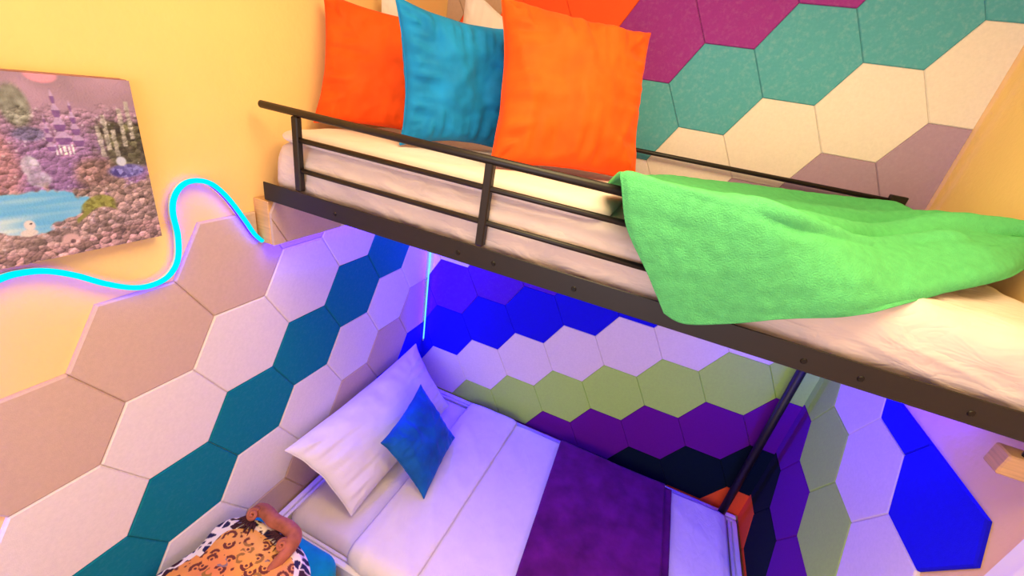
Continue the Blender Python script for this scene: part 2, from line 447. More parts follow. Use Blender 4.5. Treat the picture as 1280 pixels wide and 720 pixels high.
 ('right', -3, -4): ("dark navy felt hexagon, second from top in the right wall's navy column", 'dark navy felt panels on the right wall'),
 ('right', -6, -5): ("orange felt hexagon, first from top in the right wall's orange column behind the bed corner", 'orange felt panels on the right wall'),
 ('right', -3, -6): ("orange felt hexagon, second from top in the right wall's orange column behind the bed corner", 'orange felt panels on the right wall'),
 ('right', -3, 2): ("white felt hexagon, first from top in the right wall's white column", 'white felt panels on the right wall'),
 ('right', 0, 1): ("white felt hexagon, second from top in the right wall's white column", 'white felt panels on the right wall'),
 ('right', 3, 0): ("white felt hexagon, last from top in the right wall's white column", 'white felt panels on the right wall'),
 ('right', 0, 3): ("royal blue felt hexagon, first from top in the right wall's blue column below the bunk", 'royal blue felt panels on the right wall'),
 ('right', 3, 2): ("royal blue felt hexagon, second from top in the right wall's blue column below the bunk", 'royal blue felt panels on the right wall'),
}
#LABELS_END
def hexes(wall, cells, org, place, bounds, colour, BEV=.0045, GAP=.0005):
    for (u, v) in cells:
        cu, cv = org[0] + u * S / 2, org[1] + v * H
        bd = bounds
        pb, pf = hexpoly(cu, cv, GAP, bd), hexpoly(cu, cv, GAP + BEV, bd)
        if len(pb) < 3 or area(pb) < 2e-4: continue
        ck = colour(u, v)
        cname = CN[ck]
        lab, grp = PANEL_LABELS.get((wall, u, v), (None, None))
        if lab is None:
            lab = '%s felt hexagon on the %s wall, out of sight' % (cname, wall)
            grp = 'out of sight %s felt panels on the %s wall' % (cname, wall)
        o = panel(pb, pf, place, M[ck], lab, grp)
CN = dict(beige='beige', white='white', teal='teal', sea='sea green', blue='royal blue', lime='lime green', purple='purple', navy='dark navy',
          orange='orange', mauve='mauve', violet_felt='violet', magenta='magenta')
# left wall: u = Y, v = Z
OA = (-1.40473, SH)
LZ0 = 1.606                                  # underside of the ledger
colA = lambda u, v: {1: 'beige', 0: 'white', -1: 'teal', -2: 'white', -3: 'beige', -4: 'blue' if u > 9 else 'beige', 2: 'white'}.get((v - u // 3) // 2, 'white')
cellsA = [(-3, 1), (0, 2)]
for m_, us in ((0, (-3, 15)), (-1, (-3, 15)), (-2, (-3, 15)), (-3, (0, 15)), (-4, (3, 15))):
    for u in range(us[0], us[1] + 1, 3):
        cellsA.append((u, 2 * m_ + u // 3))
cellsA.append((6, 4)); cellsA.append((12, 6)); cellsA.append((9, 5)); cellsA.append((15, 5)); cellsA.append((15, 7))
boundsA = [((1, 0), -.0003), ((0, -1), -.30), ((0, 1), LZ0)]
hexes('left', cellsA, OA, lambda u, v, t: (WX + t, u, v), boundsA, colA)
# the beige panel whose corner is notched round the end of the ledger
def notched():
    pts = []
    g = GAP
    cu, cv = OA[0] + 3 * S / 2, OA[1] + 3 * H
    def ring(ins):
        r = (S - ins / math.cos(PI / 6))
        P = [(cu + r * math.cos(a), cv + r * math.sin(a)) for a in [k * PI / 3 for k in range(6)]]
        R, TR, TL, L_, BL, BR = P
        yl = -1.056 - (ins - g) * .3; zl = LZ0 - (ins - g) * .3
        x_at = TR[0] + (R[0] - TR[0]) * (TR[1] - zl) / (TR[1] - R[1])
        return [R, (x_at, zl), (min(yl, TR[0] - .001), zl), (min(yl, TR[0] - .001), TR[1]), TL, L_, BL, BR]
    return ring(g), ring(g + BEV)
pb, pf = notched()
o = panel(pb, pf, lambda u, v, t: (WX + t, u, v), M['beige'], *PANEL_LABELS.get(('left', 3, 3), ('beige hexagon felt panel', 'beige felt panels on the left wall')))

# back wall: u = X, v = Z
OB = (.951638, -.158519 + SH)
colB = lambda u, v: {-5: 'magenta', -4: 'orange', -3: 'navy', -2: 'purple', -1: 'lime', 0: 'white', 1: 'blue', 2: 'mauve', 3: 'white', 4: 'sea', 5: 'magenta', 6: 'orange', 7: 'beige', 8: 'white', 9: 'blue'}.get((v - u // 3) // 2, 'white') if not ((v - u // 3) // 2 == 2 and u <= 3) else 'violet_felt'
cellsB = []
for i in range(-4, 6):
    for v in range(-6, 13):
        if (v - i) % 2 == 0 and -4 <= (v - i) // 2 <= 9:
            cellsB.append((3 * i, v))
boundsB = [((-1, 0), -(WX + .0005)), ((1, 0), XC - .0005), ((0, -1), -.33), ((0, 1), 2.949)]
hexes('back', cellsB, OB, lambda u, v, t: (u, WY - t, v), boundsB, colB, .0028, .0003)
# right wall: u = -Y, v = Z
OC = (.563, SH + .010)
colC = lambda u, v: {-4: 'orange', -3: 'navy', -2: 'purple', -1: 'lime', 0: 'white', 1: 'blue'}.get((v + u // 3 - 1) // 2, 'white')
cellsC = []
for i in range(-2, 2):
    for v in range(-6, 6):
        if (v + i - 1) % 2 == 0 and -4 <= (v + i - 1) // 2 <= 2:
            cellsC.append((3 * i, v))
boundsC = [((-1, 0), -.0003), ((0, -1), -.33), ((0, 1), 1.502)]
hexes('right', cellsC, OC, lambda u, v, t: (XC - t, -u, v), boundsC, colC, .0035, .0003)

# ------------------------------------------------------------------ wooden ledgers that carry the upper bunk
b = MB(); b.box(WX + .0005, -1.052, LZ0 + .001, .050, -.001, 1.750, .002)
led = thing('wooden_ledger', (.025, -.53, LZ0), 'pine ledger faced with beige felt on the left wall under the black bunk rail', 'wooden support')
b.build('beam', M['wood'], led)
# felt facing: a hexagon corner and the sliver of its neighbour
cu, cv = OA[0] + 6 * S / 2, OA[1] + 4 * H
bl = [((0, -1), -(LZ0 + .001)), ((0, 1), 1.750), ((1, 0), -.001)]
for (u_, v_) in ((6, 4), (3, 3), (9, 5), (12, 4), (9, 3), (12, 6)):
    cu, cv = OA[0] + u_ * S / 2, OA[1] + v_ * H
    bb = bl + [((-1, 0), 1.050)]
    pb, pf = hexpoly(cu, cv, GAP, bb), hexpoly(cu, cv, GAP + BEV, bb)
    if len(pb) < 3 or area(pb) < 1e-4: continue
    mb = MB(); k = len(pb)
    same = len(pf) == k
    fr = pf if same else pb
    vs = [(.0505, *p) for p in pb] + [(.058 if same else .061, *p) for p in pb] + [(.061, *p) for p in fr]
    fs = [tuple(range(k))[::-1], tuple(range(2 * k, 3 * k))]
    for r in (0, k):
        for i in range(k):
            fs.append((r + i, r + (i + 1) % k, r + k + (i + 1) % k, r + k + i))
    mb.add(vs, fs)
    fo = mb.build('felt_facing', M['beige' if (u_, v_) in ((6, 4), (3, 3)) else 'white'], led)

b = MB(); b.box(1.937, -1.000, 1.647, XC - .0005, -.955, 1.695, .003)
blk = thing('wooden_block', (1.99, -.98, 1.647), 'short pine block on the right wall below the right end of the bunk rail', 'wooden support')
b.build('block', M['wood'], blk)
b = MB(); b.tube([(1.972, -.985, 1.6955), (1.972, -.985, 1.712)], .011, 6); b.tube([(1.972, -.985, 1.712), (1.972, -.985, 1.752)], .006, 10)
b.build('bolt', M['metal'], blk)

# ------------------------------------------------------------------ black metal upper bunk
YF = -1.05
bunk = thing('bunk_bed_frame', (1.0, -.55, 0), 'black steel upper bunk frame with guard rail spanning from wall to wall', 'bed frame')
b = MB()
b.box(.036, YF, 1.754, 2.012, YF + .004, 1.810, .0015)
b.box(.036, YF + .0045, 1.754, 2.012, YF + .030, 1.758, .001)
rail = b.build('side_rail', M['metal'], bunk)
b = MB()
for x in (.314, .722, .824, 1.038, 1.53, 1.631, 1.808):
    b = MB(); b.tube([(x, YF - .0003, 1.778), (x, YF - .0022, 1.778)], [.0065, .005], 12)
    b.build('bolt', M['bolt'], rail)
b = MB(); b.box(.036, -.045, 1.754, 2.012, -.020, 1.800, .002); b.build('back_side_rail', M['metal'], bunk)
for x in (.040, 1.985):
    b = MB(); b.box(x, YF + .031, 1.756, x + .025, -.046, 1.7655, .002); b.build('end_rail', M['metal'], bunk)
for i in range(11):
    x = .16 + i * .17
    b = MB(); b.box(x, YF + .0305, 1.7585, x + .05, -.046, 1.7635, .001); b.build('slat', M['metal'], bunk)
b = MB(); b.tube([(.045, YF + .012, 2.030), (.6, YF + .012, 2.024), (1.392, YF + .012, 2.020)], .0105, 14); b.build('guard_rail', M['metal'], bunk, smooth=True)
for x in (.173, .775, 1.381):
    b = MB(); b.box(x - .011, YF + .003, 1.8105, x + .011, YF + .023, 2.018, .003); b.build('guard_post', M['metal'], bunk)
for z in (1.957, 1.872):
    b = MB(); b.tube([(.18, YF + .013, z), (1.375, YF + .013, z)], .0075, 10); b.build('guard_bar', M['metal'], bunk, smooth=True)
b = MB(); b.tube([(.05, -.035, 2.036), (1.93, -.035, 2.040)], .009, 12); b.build('back_guard_rail', M['metal'], bunk, smooth=True)
b = MB(); b.box(1.905, -.052, 2.02, 1.955, -.024, 2.062, .002); b.build('rail_bracket', M['metal'], bunk)
b = MB(); b.tube([(1.925, -.062, 0.0), (1.925, -.062, 1.754)], .0185, 16); b.build('corner_post', M['metal'], bunk, smooth=True)
b = MB(); b.tube([(.085, -.040, 1.80), (.085, -.040, 2.036)], .012, 12); b.build('back_post', M['metal'], bunk, smooth=True)
b = MB(); b.tube([(1.925, -.040, 1.80), (1.925, -.040, 2.036)], .012, 12); b.build('back_post', M['metal'], bunk, smooth=True)

# ------------------------------------------------------------------ soft forms
def rounded_slab(x0, y0, z0, x1, y1, z1, r, nx=90, ny=50, nz=10, amp=.004, seed=0., topfn=None, sidefn=None, plan_r=None):
    """box with rounded edges as a dense single surface; noise gives cloth wrinkles"""
    mb = MB()
    cx, cy, cz = (x0 + x1) / 2, (y0 + y1) / 2, (z0 + z1) / 2
    hx, hy, hz = (x1 - x0) / 2, (y1 - y0) / 2, (z1 - z0) / 2
    r = min(r, hz)
    pr = plan_r or r
    def P(x, y, z):
        # pull to a rounded box
        q = Vector((x, y, z))
        ax, ay, az = hx - pr, hy - pr, hz - r
        c = Vector((max(-ax, min(ax, x)), max(-ay, min(ay, y)), max(-az, min(az, z))))
        d = q - c
        dxy = math.hypot(d.x / pr, d.y / pr); dz = abs(d.z) / r
        n = math.sqrt(dxy * dxy + dz * dz)
        nn = max(dxy, dz) if n > 0 else 0
        if n > 1e-9:
            mx = max(abs(d.x) / pr, abs(d.y) / pr, abs(d.z) / r)
            d = d * (mx / n)
        p = c + d
        nrm = Vector((d.x, d.y, d.z)).normalized() if d.length > 1e-9 else Vector((0, 0, 1 if z > 0 else -1))
        w = Vector((cx, cy, cz)) + p
        k = amp * (fbm((w.x * 5 + seed, w.y * 6, w.z * 6)) )
        if topfn and z > -hz * .2: w.z += topfn(w.x, w.y) * max(0, nrm.z if d.length > 1e-9 else 1)
        if sidefn: k += sidefn(w.x, w.y, w.z)
        return w + nrm * k
    def lin(a, n, rr):
        # denser near the ends
        e = [-a + rr * (1 - math.cos(PI / 2 * i / 5)) if False else -a + rr * i / 5 for i in range(5)]
        m = [-(a - rr) + 2 * (a - rr) * i / (n) for i in range(n + 1)]
        return e + m + [-q for q in e[::-1]]
    X, Y, Z = lin(hx, nx, pr), lin(hy, ny, pr), lin(hz, nz, r)
    idx = {}
    vs, fs = [], []
    def vid(i, j, k):
        key = (i, j, k)
        if key not in idx:
            idx[key] = len(vs); vs.append(P(X[i], Y[j], Z[k]))
        return idx[key]
    NX, NY, NZ = len(X) - 1, len(Y) - 1, len(Z) - 1
    for i in range(NX):
        for j in range(NY):
            fs.append((vid(i, j, NZ), vid(i + 1, j, NZ), vid(i + 1, j + 1, NZ), vid(i, j + 1, NZ)))
            fs.append((vid(i, j, 0), vid(i, j + 1, 0), vid(i + 1, j + 1, 0), vid(i + 1, j, 0)))
    for i in range(NX):
        for k in range(NZ):
            fs.append((vid(i, 0, k), vid(i + 1, 0, k), vid(i + 1, 0, k + 1), vid(i, 0, k + 1)))
            fs.append((vid(i, NY, k), vid(i, NY, k + 1), vid(i + 1, NY, k + 1), vid(i + 1, NY, k)))
    for j in range(NY):
        for k in range(NZ):
            fs.append((vid(0, j, k), vid(0, j, k + 1), vid(0, j + 1, k + 1), vid(0, j + 1, k)))
            fs.append((vid(NX, j, k), vid(NX, j + 1, k), vid(NX, j + 1, k + 1), vid(NX, j, k + 1)))
    mb.add(vs, fs)
    return mb

def pillow(TL, TR, BR, BL, thick, concave=.10, seed=0., wr=.006, n=56, power=.5, edge_wr=.6, slump=.0, ear=0.):
    """stuffed cushion spanned by four corners; returns mesh builder. normal = front side"""
    TL, TR, BR, BL = map(Vector, (TL, TR, BR, BL))
    nrm = ((TR - TL).cross(TL - BL)).normalized()
    mb = MB()
    def bil(u, v):
        a, c = (u + 1) / 2, (v + 1) / 2
        return (BL * (1 - a) + BR * a) * (1 - c) + (TL * (1 - a) + TR * a) * c
    def prm(i):
        t = -1 + 2 * i / n
        return math.copysign(1 - (1 - abs(t)) ** 1.35, t)
    def pt(i, j, side):
        u, v = prm(i), prm(j)
        uu = u * (1 - concave * (1 - v * v) * (abs(u) ** 1.5))
        vv = v * (1 - concave * (1 - u * u) * (abs(v) ** 1.5))
        # uneven outline
        eu = .012 * noise.noise(Vector((v * 3.1 + seed, seed, 1.3 if u > 0 else 2.7)))
        ev = .012 * noise.noise(Vector((u * 3.1 + seed, 5.5, 1.3 if v > 0 else 2.7)))
        p = bil(uu + eu * u * u, vv + ev * v * v)
        f = max(0., (1 - u * u) * (1 - v * v)) ** power
        up = 1 - slump * v
        d = thick / 2 * f * up
        k = 0.
        if f > 0:
            e = 1 - min(1 - abs(u), 1 - abs(v))        # 1 at the edges
            # puckers that run in from the seams
            if abs(u) > abs(v): pk = noise.noise(Vector((v * 8.5 + seed, u * 1.2, side * 7.1 + seed)))
            else: pk = noise.noise(Vector((u * 8.5 + seed, v * 1.2, side * 3.3 + seed)))
            k = wr * edge_wr * pk * (e ** 1.6) * min(1, (1 - e) * 6) * 2.0
            k += wr * fbm((u * 2.0 + seed, v * 1.6, side * 4.)) * f
            k += wr * .8 * (crease((u * 1.7 + seed, v * 1.2 + side * 9, seed)) - .4) * f
        return p + nrm * side * (d + k)
    top = [[pt(i, j, 1) for i in range(n + 1)] for j in range(n + 1)]
    bot = [[pt(i, j, -1) for i in range(n + 1)] for j in range(n + 1)]
    vs, fs, ti, bi = [], [], {}, {}
    for j in range(n + 1):
        for i in range(n + 1):
            ti[i, j] = len(vs); vs.append(top[j][i])
    for j in range(n + 1):
        for i in range(n + 1):
            if i in (0, n) or j in (0, n): bi[i, j] = ti[i, j]
            else:
                bi[i, j] = len(vs); vs.append(bot[j][i])
    for j in range(n):
        for i in range(n):
            fs.append((ti[i, j], ti[i + 1, j], ti[i + 1, j + 1], ti[i, j + 1]))
            fs.append((bi[i, j], bi[i, j + 1], bi[i + 1, j + 1], bi[i + 1, j]))
    mb.add(vs, fs)
    # seam cord round the outline
    loop = [(i, 0) for i in range(n)] + [(n, j) for j in range(n)] + [(i, n) for i in range(n, 0, -1)] + [(0, j) for j in range(n, 0, -1)]
    return mb, [vs[ti[k]] for k in loop]

def cushion(name, mname, corners, thick, label, cat, group=None, seam=True, **kw):
    TL, TR, BR, BL = [Vector(c) for c in corners]
    base = (BL + BR) / 2
    t = thing(name, base, label, cat, group)
    mb, loop = pillow(TL, TR, BR, BL, thick, **kw)
    mb.build('cover', M[mname], t, smooth=True)
    if seam:
        s = MB(); s.tube(loop + [loop[0]], .0022, 6, cap=False); s.build('seam', M[mname], t, smooth=True)
    return t

# ---------------- upper bunk bedding
mt = thing('mattress', (1.0, -.52, 1.766), 'thick upper bunk mattress in a white fitted sheet behind the black guard rail', 'mattress')
def side_up(x, y, z):
    if y < -.93: return .007 * crease((x * 6 + z * 7, z * 13 + x * 2.5, 3.)) + .005 * crease((x * 15 + z * 12, z * 20 - x * 4, 7.)) * sm((1.84 - z) / .05) + .003 * noise.noise(Vector((x * 13, z * 30 + x * 4, 1)))
    return 0
rounded_slab(.036, -1.018, 1.7655, 2.008, -.066, 1.932, .062, nx=150, nz=14, amp=.004, topfn=lambda x, y: .003 * fbm((x * 7, y * 9, 0)) + .006 * crease((x * 5 + y * 2, y * 4 - x * 2, 2.)) + .004 * crease((x * 9 - y * 5, y * 8, 6.)), sidefn=side_up).build('fitted_sheet', M['sheet'], mt, smooth=True)
du = thing('folded_duvet', (.55, -.58, 1.945), 'flat white folded duvet on the upper mattress under the three velvet cushions', 'duvet')
rounded_slab(.046, -1.016, 1.926, 1.065, -.22, 1.971, .0225, nx=80, amp=.003, seed=4, plan_r=.07, topfn=lambda x, y: .006 * fbm((x * 4, y * 5, 2))).build('cover', M['cotton'], du, smooth=True)

cushion('throw_cushion', 'ovelvet', ((.590, -.705, 2.408), (.975, -.425, 2.402), (1.066, -.565, 1.980), (.694, -.868, 1.978)), .18,
        'plump square orange velvet cushion right of the blue one, in front of the felt wall', 'cushion', 'velvet cushions on the upper bunk', seed=1.2, concave=.10, wr=.018, edge_wr=.8, power=.42)
cushion('throw_cushion', 'bvelvet', ((.362, -.870, 2.350), (.568, -.500, 2.358), (.592, -.515, 1.982), (.398, -.872, 1.980)), .12,
        'square blue velvet cushion standing between the two orange ones', 'cushion', 'velvet cushions on the upper bunk', seed=5.1, concave=.12, wr=.018, edge_wr=.8, power=.42)
cushion('throw_cushion', 'ovelvet', ((.035, -.785, 2.352), (.385, -.56, 2.340), (.375, -.63, 1.985), (.038, -.845, 1.982)), .12,
        'orange velvet cushion at the left end of the upper bunk beside the yellow wall', 'cushion', 'velvet cushions on the upper bunk', seed=9.7, concave=.10, wr=.015, edge_wr=.8, power=.42)
cushion('bed_pillow', 'case', ((.225, -.25, 2.520), (.480, -.22, 2.385), (.480, -.30, 1.99), (.235, -.33, 1.985)), .08,
        'white pillow standing behind the blue cushion on the upper bunk', 'pillow', 'white pillows on the upper bunk', seed=2.2, concave=.05)
cushion('bed_pillow', 'case', ((.040, -.52, 2.42), (.17, -.36, 2.38), (.20, -.40, 2.01), (.060, -.56, 1.985)), .06,
        'white pillow behind the left orange cushion, only its top edge showing', 'pillow', 'white pillows on the upper bunk', seed=3.9, concave=.05)

# ---------------- green fleece blanket thrown over the guard rail
def cr(p0, p1, p2, p3, t):
    return .5 * ((2 * p1) + (p2 - p0) * t + (2 * p0 - 5 * p1 + 4 * p2 - p3) * t * t + (3 * p1 - p0 - 3 * p2 + p3) * t ** 3)
def spline(pts, n):
    pts = [Vector(p) for p in pts]; k = len(pts) - 1
    out = []
    for i in range(n + 1):
        s = i / n * k; a = min(int(s), k - 1); t = s - a
        g = lambda j: pts[max(0, min(k, j))]
        out.append(cr(g(a - 1), g(a), g(a + 1), g(a + 2), t))
    return out
ROWS = [
 [(1.10, -.50, 1.962), (1.22, -.40, 1.962), (1.42, -.26, 1.962), (1.60, -.17, 1.962), (1.74, -.12, 1.965), (1.85, -.11, 1.965), (1.93, -.12, 1.965), (1.995, -.15, 1.965)],
 [(1.085, -.56, 1.998), (1.19, -.46, 2.010), (1.40, -.31, 2.012), (1.59, -.21, 2.012), (1.75, -.15, 2.022), (1.86, -.15, 2.016), (1.94, -.18, 1.988), (2.0, -.22, 1.992)],
 [(1.075, -.70, 1.990), (1.18, -.64, 2.004), (1.35, -.56, 2.000), (1.50, -.47, 1.994), (1.66, -.38, 1.992), (1.79, -.34, 2.002), (1.90, -.34, 2.024), (2.0, -.38, 2.030)],
 [(1.030, -.88, 1.990), (1.17, -.84, 2.010), (1.30, -.80, 2.000), (1.44, -.72, 1.990), (1.60, -.60, 1.988), (1.75, -.51, 1.990), (1.88, -.48, 2.034), (2.0, -.50, 2.066)],
 [(1.066, -1.030, 2.050), (1.17, -1.036, 2.054), (1.27, -1.034, 2.052), (1.39, -1.01, 2.046), (1.52, -.88, 2.008), (1.68, -.72, 2.002), (1.83, -.63, 2.052), (2.0, -.56, 2.064)],
 [(1.083, -1.066, 2.042), (1.175, -1.070, 2.042), (1.28, -1.070, 2.036), (1.40, -1.062, 2.022), (1.54, -.96, 2.010), (1.70, -.80, 2.010), (1.85, -.72, 2.045), (2.0, -.590, 2.050)],
 [(1.120, -1.076, 1.960), (1.20, -1.080, 1.958), (1.30, -1.082, 1.955), (1.42, -1.076, 1.955), (1.56, -1.02, 1.974), (1.72, -.86, 1.990), (1.86, -.765, 2.020), (2.0, -.605, 2.032)],
 [(1.185, -1.076, 1.880), (1.25, -1.081, 1.876), (1.33, -1.082, 1.880), (1.43, -1.078, 1.900), (1.58, -1.04, 1.940), (1.735, -.90, 1.972), (1.872, -.785, 2.004), (2.0, -.615, 2.012)],
 [(1.245, -1.072, 1.800), (1.29, -1.076, 1.792), (1.36, -1.076, 1.818), (1.45, -1.074, 1.862), (1.59, -1.042, 1.912), (1.742, -.905, 1.956), (1.880, -.785, 1.984), (2.0, -.620, 1.995)],
]
def blanket():
    NU, NV = 130, 130
    rows = [spline(r, NU) for r in ROWS]
    cols = [spline([rows[k][i] for k in range(len(rows))], NV) for i in range(NU + 1)]
    g = [[cols[i][j] for i in range(NU + 1)] for j in range(NV + 1)]
    out = []
    for j in range(NV + 1):
        r = []
        for i in range(NU + 1):
            p = g[j][i]
            i0, i1, j0, j1 = max(0, i - 1), min(NU, i + 1), max(0, j - 1), min(NV, j + 1)
            n = (g[j][i1] - g[j][i0]).cross(g[j1][i] - g[j0][i])
            n = n.normalized() if n.length > 1e-12 else Vector((0, 0, 1))
            if n.z - n.y < 0: n = -n
            u, v = i / NU, j / NV
            top = sm((.56 - v) / .12)
            # folds run across the bed, stronger at the gathered right end
            fx = p.x * 2.2 + p.y * 1.2; fy = p.y * 8.5 - p.x * 3.2
            ph = v * 44 + 3.4 * noise.noise(Vector((u * 2.6, v * 2.2, 4.))) - u * 8
            rid = (.5 + .5 * math.sin(ph)) ** 1.6
            fan = sm((u - .22) / .35) * sm((v - .08) / .08) * sm((.66 - v) / .16)
            d = top * .007 * noise.noise(Vector((fx, fy, 2.))) + fan * (.040 * rid - .014 + .008 * noise.noise(Vector((fx * 1.4, fy * .9, 6.))))
            d -= .030 * math.exp(-(((u - .87) / .045) ** 2 + ((v - .60) / .06) ** 2))
            d += (1 - top) * (.009 * noise.noise(Vector((p.x * 9 + p.z * 2.5, p.z * 2.2, 8.))))
            d += .0022 * noise.noise(Vector((p.x * 40, p.y * 40, p.z * 40)))
            e = min(v, 1 - v, u, 1 - u)
            d *= sm(e / .05) if v < .05 or v > .95 or u < .03 else 1
            r.append(p + n * max(-.012, d))
        out.append(r)
    return out
G = blanket()
mb = MB(); mb.grid(G)
bl = mb.build('fleece_blanket', M['green'], smooth=True)
tag(bl, 'bright green fleece blanket thrown over the right part of the upper bunk guard rail', 'blanket')
md = bl.modifiers.new('thickness', 'SOLIDIFY'); md.thickness = .014; md.offset = 1.0 if False else 0.0

# ------------------------------------------------------------------ lower bed
lb = thing('low_bed_frame', (1.0, -.58, 0), 'white painted low bed frame with grooved top edge fitted between the felt walls', 'bed frame')
def rail_x(name, y0, y1, x0, x1, front):
    b = MB()
    s = 1 if y1 > y0 else -1
    b.box(x0, y0, 0, x1, y0 + s * .024, .342, .004)
    b.box(x0, y0 + s * .0245, .05, x1, y0 + s * .030, .328, .002)
    b.box(x0, y0 + s * .0305, 0, x1, y0 + s * .044, .336, .003)
    return b.build(name, M['white_wood'], lb)
rail_x('back_rail', -.013, -1, .013, 2.012, 0)
rail_x('front_rail', -1.165, 1, .013, 2.012, 0)
def rail_y(name, x0, s):
    b = MB()
    y0, y1 = -1.12, -.0575
    b.box(x0, y0, 0, x0 + s * .024, y1, .342, .004)
    b.box(x0 + s * .0245, y0, .05, x0 + s * .030, y1, .328, .002)
    b.box(x0 + s * .0305, y0, 0, x0 + s * .044, y1, .336, .003)
    return b.build(name, M['white_wood'], lb)
rail_y('head_rail', .0135, 1); rail_y('foot_rail', 2.0115, -1)
b = MB(); b.box(.06, -1.12, .03, 1.965, -.083, .06, .002); b.build('base_board', M['white_wood'], lb)

lm = thing('mattress', (1.0, -.58, .061), 'lower bed mattress in a white fitted sheet inside the white frame', 'mattress')
rounded_slab(.060, -1.118, .061, 1.955, -.086, .368, .045, nx=110, nz=14, amp=.003, seed=8, plan_r=.055,
             topfn=lambda x, y: .004 * fbm((x * 6, y * 7, 4)) + .008 * crease((x * 3 + y * 2, y * 5 - x * 2, 7.)) * sm((.5 - x) / .2)).build('fitted_sheet', M['cotton'], lm, smooth=True)
# white duvet with a folded cuff
def drape(x0, x1, ytop, yfold, z, zlow, nx, ny, fn, name, m, parent, thick, skew=(0, 0)):
    """cloth lying on the bed from the back edge to the front edge and down over the front side"""
    rows = []
    for j in range(ny + 1):
        r = []
        s = j / ny
        for i in range(nx + 1):
            t = i / nx
            L1 = yfold - ytop
            L2 = z - zlow
            rad = .035
            path = abs(L1) - rad + PI / 2 * rad + L2 - rad
            q = s * path
            if q < abs(L1) - rad: y, zz, ny_, nz_ = ytop - q, z, 0, 1
            elif q < abs(L1) - rad + PI / 2 * rad:
                a = (q - (abs(L1) - rad)) / rad
                y = yfold + rad - math.sin(a) * rad; zz = z - rad + math.cos(a) * rad; ny_, nz_ = -math.sin(a), math.cos(a)
            else:
                y, zz, ny_, nz_ = yfold, z - rad - (q - (abs(L1) - rad + PI / 2 * rad)), -1, 0
            x = x0 + (x1 - x0) * t + skew[0] * (1 - t) * s + skew[1] * t * s
            d = fn(x, y, t, s)
            r.append(Vector((x, y + ny_ * d, zz + nz_ * d)))
        rows.append(r)
    mb = MB(); mb.grid(rows, flip=True)
    o = mb.build(name, m, parent, smooth=True)
    mo = o.modifiers.new('thickness', 'SOLIDIFY'); mo.thickness = thick; mo.offset = 1.0
    return o
dv = thing('duvet', (1.15, -.6, .38), 'flat white duvet with a turned-down cuff covering the lower bed', 'duvet')
def duv(x, y, t, s):
    w = .010 * max(0, noise.noise(Vector((x * 3.0 + y * 1.5, y * 1.6 - x, 3.)))) + .006 * crease((x * 4 + y * 2.2, y * 1.5, 1.)) * (1 - t * .6) + .002 * fbm((x * 9, y * 9, 0))
    return w + .010 * sm(t / .03) * 1 - .012 * sm((t - .97) / .03)
drape(.47, 1.935, -.097, -1.124, .382, .345, 120, 90, duv, 'cover', M['cotton'], dv, .004, skew=(-.03, 0))
def cuf(x, y, t, s):
    return .004 + .012 * math.sin(PI * min(1, max(0, t))) ** .35 + .008 * crease((x * 6 + y * 2.5, y * 2.0, 4.)) * sm(t / .2) * sm((1 - t) / .1) + .004 * fbm((x * 7, y * 6, 1))
drape(.44, .745, -.092, -1.126, .400, .345, 50, 90, cuf, 'folded_cuff', M['cotton'], dv, .006, skew=(-.02, -.03))
# purple throw folded in two layers
th = thing('bed_runner', (1.35, -.5, .40), 'dark purple velvet throw folded across the foot half of the white duvet', 'throw')
def thr(x, y, t, s):
    return .004 + .006 * noise.noise(Vector((x * 4, y * 3.2, 6.))) * .8 + .002 * fbm((x * 12, y * 12, 3))
drape(1.035, 1.655, -.105, -1.145, .410, .345, 70, 90, lambda x, y, t, s: thr(x, y, t, s) - .004, 'under_layer', M['plum'], th, .005, skew=(.05, .02))
drape(1.025, 1.615, -.100, -1.152, .419, .345, 70, 90, lambda x, y, t, s: thr(x, y, t, s), 'top_layer', M['plum'], th, .007, skew=(.06, .03))

cushion('bed_pillow', 'case', ((.055, -1.085, .720), (.060, -.175, .745), (.330, -.180, .400), (.325, -1.010, .405)), .17,
        'big white pillow leaning on the felt wall at the head of the lower bed', 'pillow', seed=6.4, concave=.07, wr=.012, power=.5, n=64)
cushion('throw_cushion', 'nvelvet', ((.345, -.845, .705), (.285, -.455, .735), (.500, -.415, .440), (.560, -.800, .430)), .12,
        'small blue velvet cushion propped against the white pillow on the lower bed', 'cushion', seed=7.7, concave=.10, wr=.009, power=.45)

# ------------------------------------------------------------------ LED strips
NE = [(-1.92, .90), (-1.885, 1.05), (-1.83, 1.20), (-1.785, 1.35), (-1.755, 1.48), (-1.725, 1.59), (-1.685, 1.655), (-1.626, 1.679), (-1.591, 1.681), (-1.556, 1.672), (-1.515, 1.647), (-1.471, 1.611), (-1.421, 1.581), (-1.378, 1.573), (-1.338, 1.585), (-1.309, 1.623), (-1.297, 1.687), (-1.298, 1.752), (-1.287, 1.794), (-1.261, 1.822), (-1.226, 1.828), (-1.186, 1.812), (-1.147, 1.766), (-1.106, 1.693), (-1.080, 1.642), (-1.056, 1.612)]
path = spline([(.014, y, z) for y, z in NE], 280)
ns = thing('led_neon_strip', (.008, -1.4, 1.57), 'wavy cyan LED neon tube running along the yellow wall below the painting', 'led light')
b = MB(); b.tube([p + Vector((-.007, 0, 0)) for p in path], .0062, 10, sx=1.0); b.build('channel', M['channel'], ns, smooth=True)
b = MB(); b.tube([p + Vector((.002, 0, 0)) for p in path], .0066, 12); b.build('glowing_tube', M['cyan'], ns, smooth=True)
b = MB()
